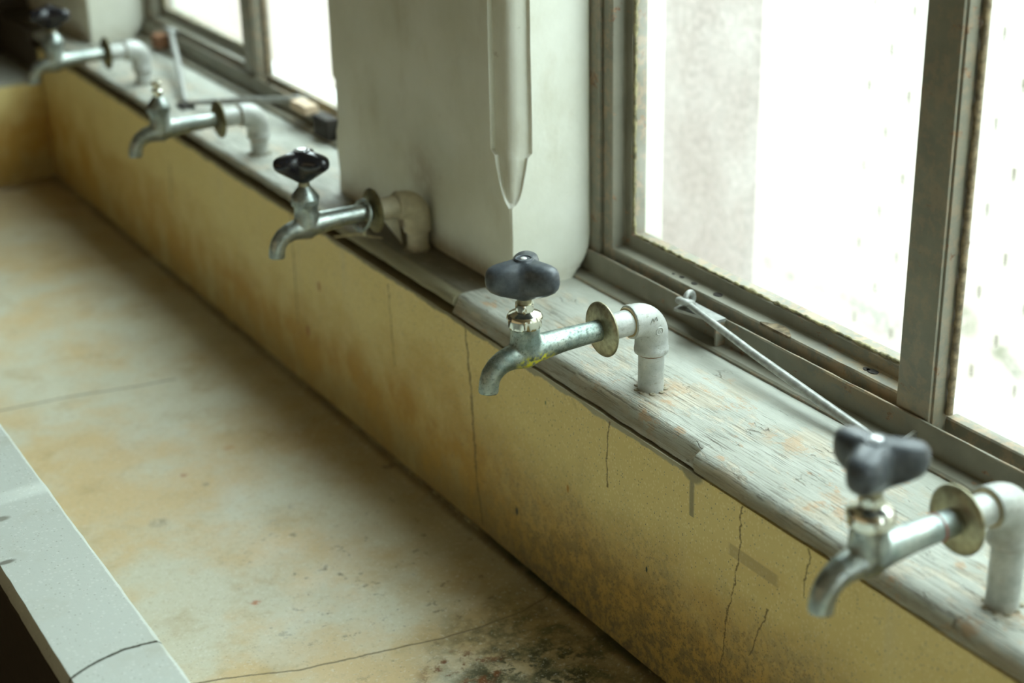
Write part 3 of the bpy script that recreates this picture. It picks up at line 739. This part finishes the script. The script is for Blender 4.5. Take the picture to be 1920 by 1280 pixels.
t2 = make_tap(.8155, -.0145, 'tap with bare spindle and its handle missing, below the far window', 0, 'chrome', 'gloss', 'cap', .003, False, variant=2)
t1 = make_tap(1.2310, -.0155, 'farthest tap with dark handle, blurred at the end of the trough', D(75), 'chrome', 'gloss', 'gloss', .003, variant=1)
# handle cap ring on the sharp tap
b = bmesh.new(); ring(b, (-.121,0,.1408), .0062, .0007, (0,0,1)); obj('cap_rim', b, MAT['rubber'], t4, 60)
b = bmesh.new(); ring(b, (-.0655,0,AX+.0125), .0090, .00055, (1,.0,.08)); obj('red_thread', b, MAT['red'], t5, 60)

# loose ring hung on the third tap, card scrap, straw
y3 = .4075; z3 = AX-.0145
rg = empty('metal_ring', (-.0655, y3, z3), 'loose metal ring hanging round the stem of the tap at the pillar', 'ring')
b = bmesh.new(); ring(b, (.004,0,-.0030), .0150, .0019, (1,.15,-.28), 40, 12); obj('band', b, MAT['chrome'], rg, 60)
b = bmesh.new(); tube(b, [(.006,-.002,-.016),(.005,-.003,-.019),(.004,-.004,-.0225),(.007,-.004,-.025)], [.0018,.0022,.0019,.001], 10); obj('tail', b, MAT['brass'], rg, 60)
b = bmesh.new(); tri = [(-.027,.43,.0295),(-.0085,.432,.0275),(-.0075,.428,-.0006)]
loft(b, [[Vector(p) for p in tri], [Vector(p)+Vector((.0002,.0007,0)) for p in tri]])
tag(obj('card_scrap', b, MAT['white']), 'small white triangular scrap standing on the sill behind the pillar tap', 'scrap')
b = bmesh.new(); tube(b, [(-.041,.522,-.0135),(-.037,.503,-.007),(-.033,.484,-.0005),(-.029,.460,.0032),(-.024,.441,.006)], [.0006,.0010,.0010,.0008,.0005], 8)
tag(obj('straw', b, MAT['straw'], None, 60), 'thin dry straw lying over the sill edge under the pillar tap', 'straw')

# ------------------------------------------------------------------ window stays
def stay(name, pts, rad, label, mat='rod', loop=.006):
    r = empty(name, pts[0], label, 'window stay', 'casement stays on the sill')
    o = Vector(pts[0]); P = [Vector(p)-o for p in pts]
    n = 14; path = []; rr = []
    for i in range(len(P)-1):
        for k in range(n): path.append(P[i].lerp(P[i+1], k/n))
    path.append(P[-1])
    L = len(path)
    rr = [rad*(.85+.35*math.sin(PI*min(1, i/(L-1)*1.05))) for i in range(L)]
    b = bmesh.new(); tube(b, path, rr, 16); obj('rod', b, MAT[mat], r, 60)
    d = (P[1]-P[0]).normalized()
    b = bmesh.new(); ring(b, -d*loop, loop, rad*.95, (.35,.1,.9), 32, 12); obj('eye', b, MAT[mat], r, 60)
    return r
sy = stay('window_stay', [(.0868,.0640,.0335),(.0815,-.030,.0235),(.0775,-.120,.0155),(.0765,-.172,.0105),(.0775,-.190,.0065),(.0770,-.1985,.0030)], .0034, 'grey painted iron stay rod lying along the sill below the near window')
b = bmesh.new()
pts = [(.0985+.0045*math.cos(a), .0700+.0062*math.cos(a)*.3, .0355+.0068*math.sin(a)) for a in [PI*(-.35)+k*PI*1.75/20 for k in range(21)]]
tube(b, [(.0990,.0720,.0262)]+[(.0925+.0060*math.cos(a), .0715+.0020*math.cos(a), .0350+.0062*math.sin(a)) for a in [PI*(-.30)+k*PI*1.7/20 for k in range(21)]], .0026, 14)
for v in b.verts: v.co -= sy.location
obj('eye_hook', b, MAT['rod'], sy, 60)
# stay bracket on the flange
b = bmesh.new(); P = [(.0785,.075),(.1020,.0830),(.1020,.0310),(.0915,.0310)]
loft(b, [[Vector((x,y,.0285)) for x,y in P], [Vector((x,y,.0258)) for x,y in P]])
br = obj('stay_bracket', b, MAT['rod']); tag(br, 'flat grey bracket plate fixed to the near window flange, holding the stay hook', 'bracket')
b = bmesh.new(); box(b, .0915, .1015, .031, .0335, .0042, .0258); obj('gusset', b, MAT['frame'], br)
# peg on the ledge
b = bmesh.new(); t_ = bmesh.new(); box(t_, -.0028, .0028, -.0022, .0022, -.012, .0125, .0008)
join(b, t_, Matrix.Translation((.0955,-.2000,.0105)) @ Matrix.Rotation(D(62), 4, 'Y') @ Matrix.Rotation(D(8), 4, 'X'))
tag(obj('latch_peg', b, MAT['rod']), 'small square metal peg sticking up from the near window ledge beside the nearest handle', 'peg')
s_a = stay('window_stay', [(.0985,1.378,.033),(.050,1.222,.020),(.0035,1.075,.0060)], .0042, 'pale stay rod slanting from the far window down to the sill, away from the pillar', loop=.007)
s_b = stay('window_stay', [(.0965,.9185,.030),(.050,.995,.018),(.0065,1.066,.0060)], .0036, 'thin stay rod running from beside the pillar across the far sill behind a tap', loop=.007)
b = bmesh.new(); box(b, -.006, .012, 1.062, 1.085, -.001, .0045, .001); hk = obj('stay_catch', b, MAT['dark'])
tag(hk, 'dark little catch on the far sill where the two stays meet', 'catch')
b = bmesh.new(); box(b, .082, .1012, .858, .905, .0225, .0345, .002); tag(obj('wood_block', b, MAT['wood']), 'small pale brown block on the far window flange next to the pillar', 'block')
b = bmesh.new(); box(b, .084, .1012, .80, .842, .0032, .030, .002); tag(obj('recess_shade', b, MAT['dark']), 'dark block standing for the shaded recess in the far window ledge by the pillar', 'recess')  # dark block put in for the shade of a recess
b = bmesh.new(); box(b, .082, .1012, 1.395, 1.425, .0042, .024, .002); tag(obj('stay_bracket', b, MAT['rust']), 'rusty bracket under the eye of the pale slanting stay', 'bracket')

# ------------------------------------------------------------------ outside
b = bmesh.new(); box(b, .600, .66, .619, .845, -3, .60)
tag(obj('stucco_pier', b, MAT['stucco']), 'rough pinkish grey stucco pier outside the near window', 'pier', kind='structure')
sw = empty('screen_wall', (.62,0,0), 'glaring white outdoor screen wall with staggered small slots seen through the near window', 'wall', kind='structure')
b = bmesh.new(); box(b, 0, .10, -2.6, 3.4, -3, .55)
obj('panel', b, MAT['panel'], sw)
b = bmesh.new()
k = 0
for r in range(-9, 9):
    for c in range(-14, 12):
        y = .386+.0655*c*1.02+(.0327 if r % 2 else 0); z = .026+.0495*r
        if not (-.35 < y < .435 and -.3 < z < .5): continue
        y += .002*N(c*3.3, r*2.1); hh = .0050+.0016*N(r*1.7, c*2.9)
        box(b, -.0012, .0008, y-.0022, y+.0022, z-hh, z+hh)
q = obj('slot', b, MAT['slot'], sw); q['kind'] = 'stuff'
b = bmesh.new(); box(b, .3, 6, -4, 6, -3.1, -3.0); tag(obj('outside_ground', b, MAT['ground']), 'bright pavement far below outside the windows', 'ground', kind='structure')
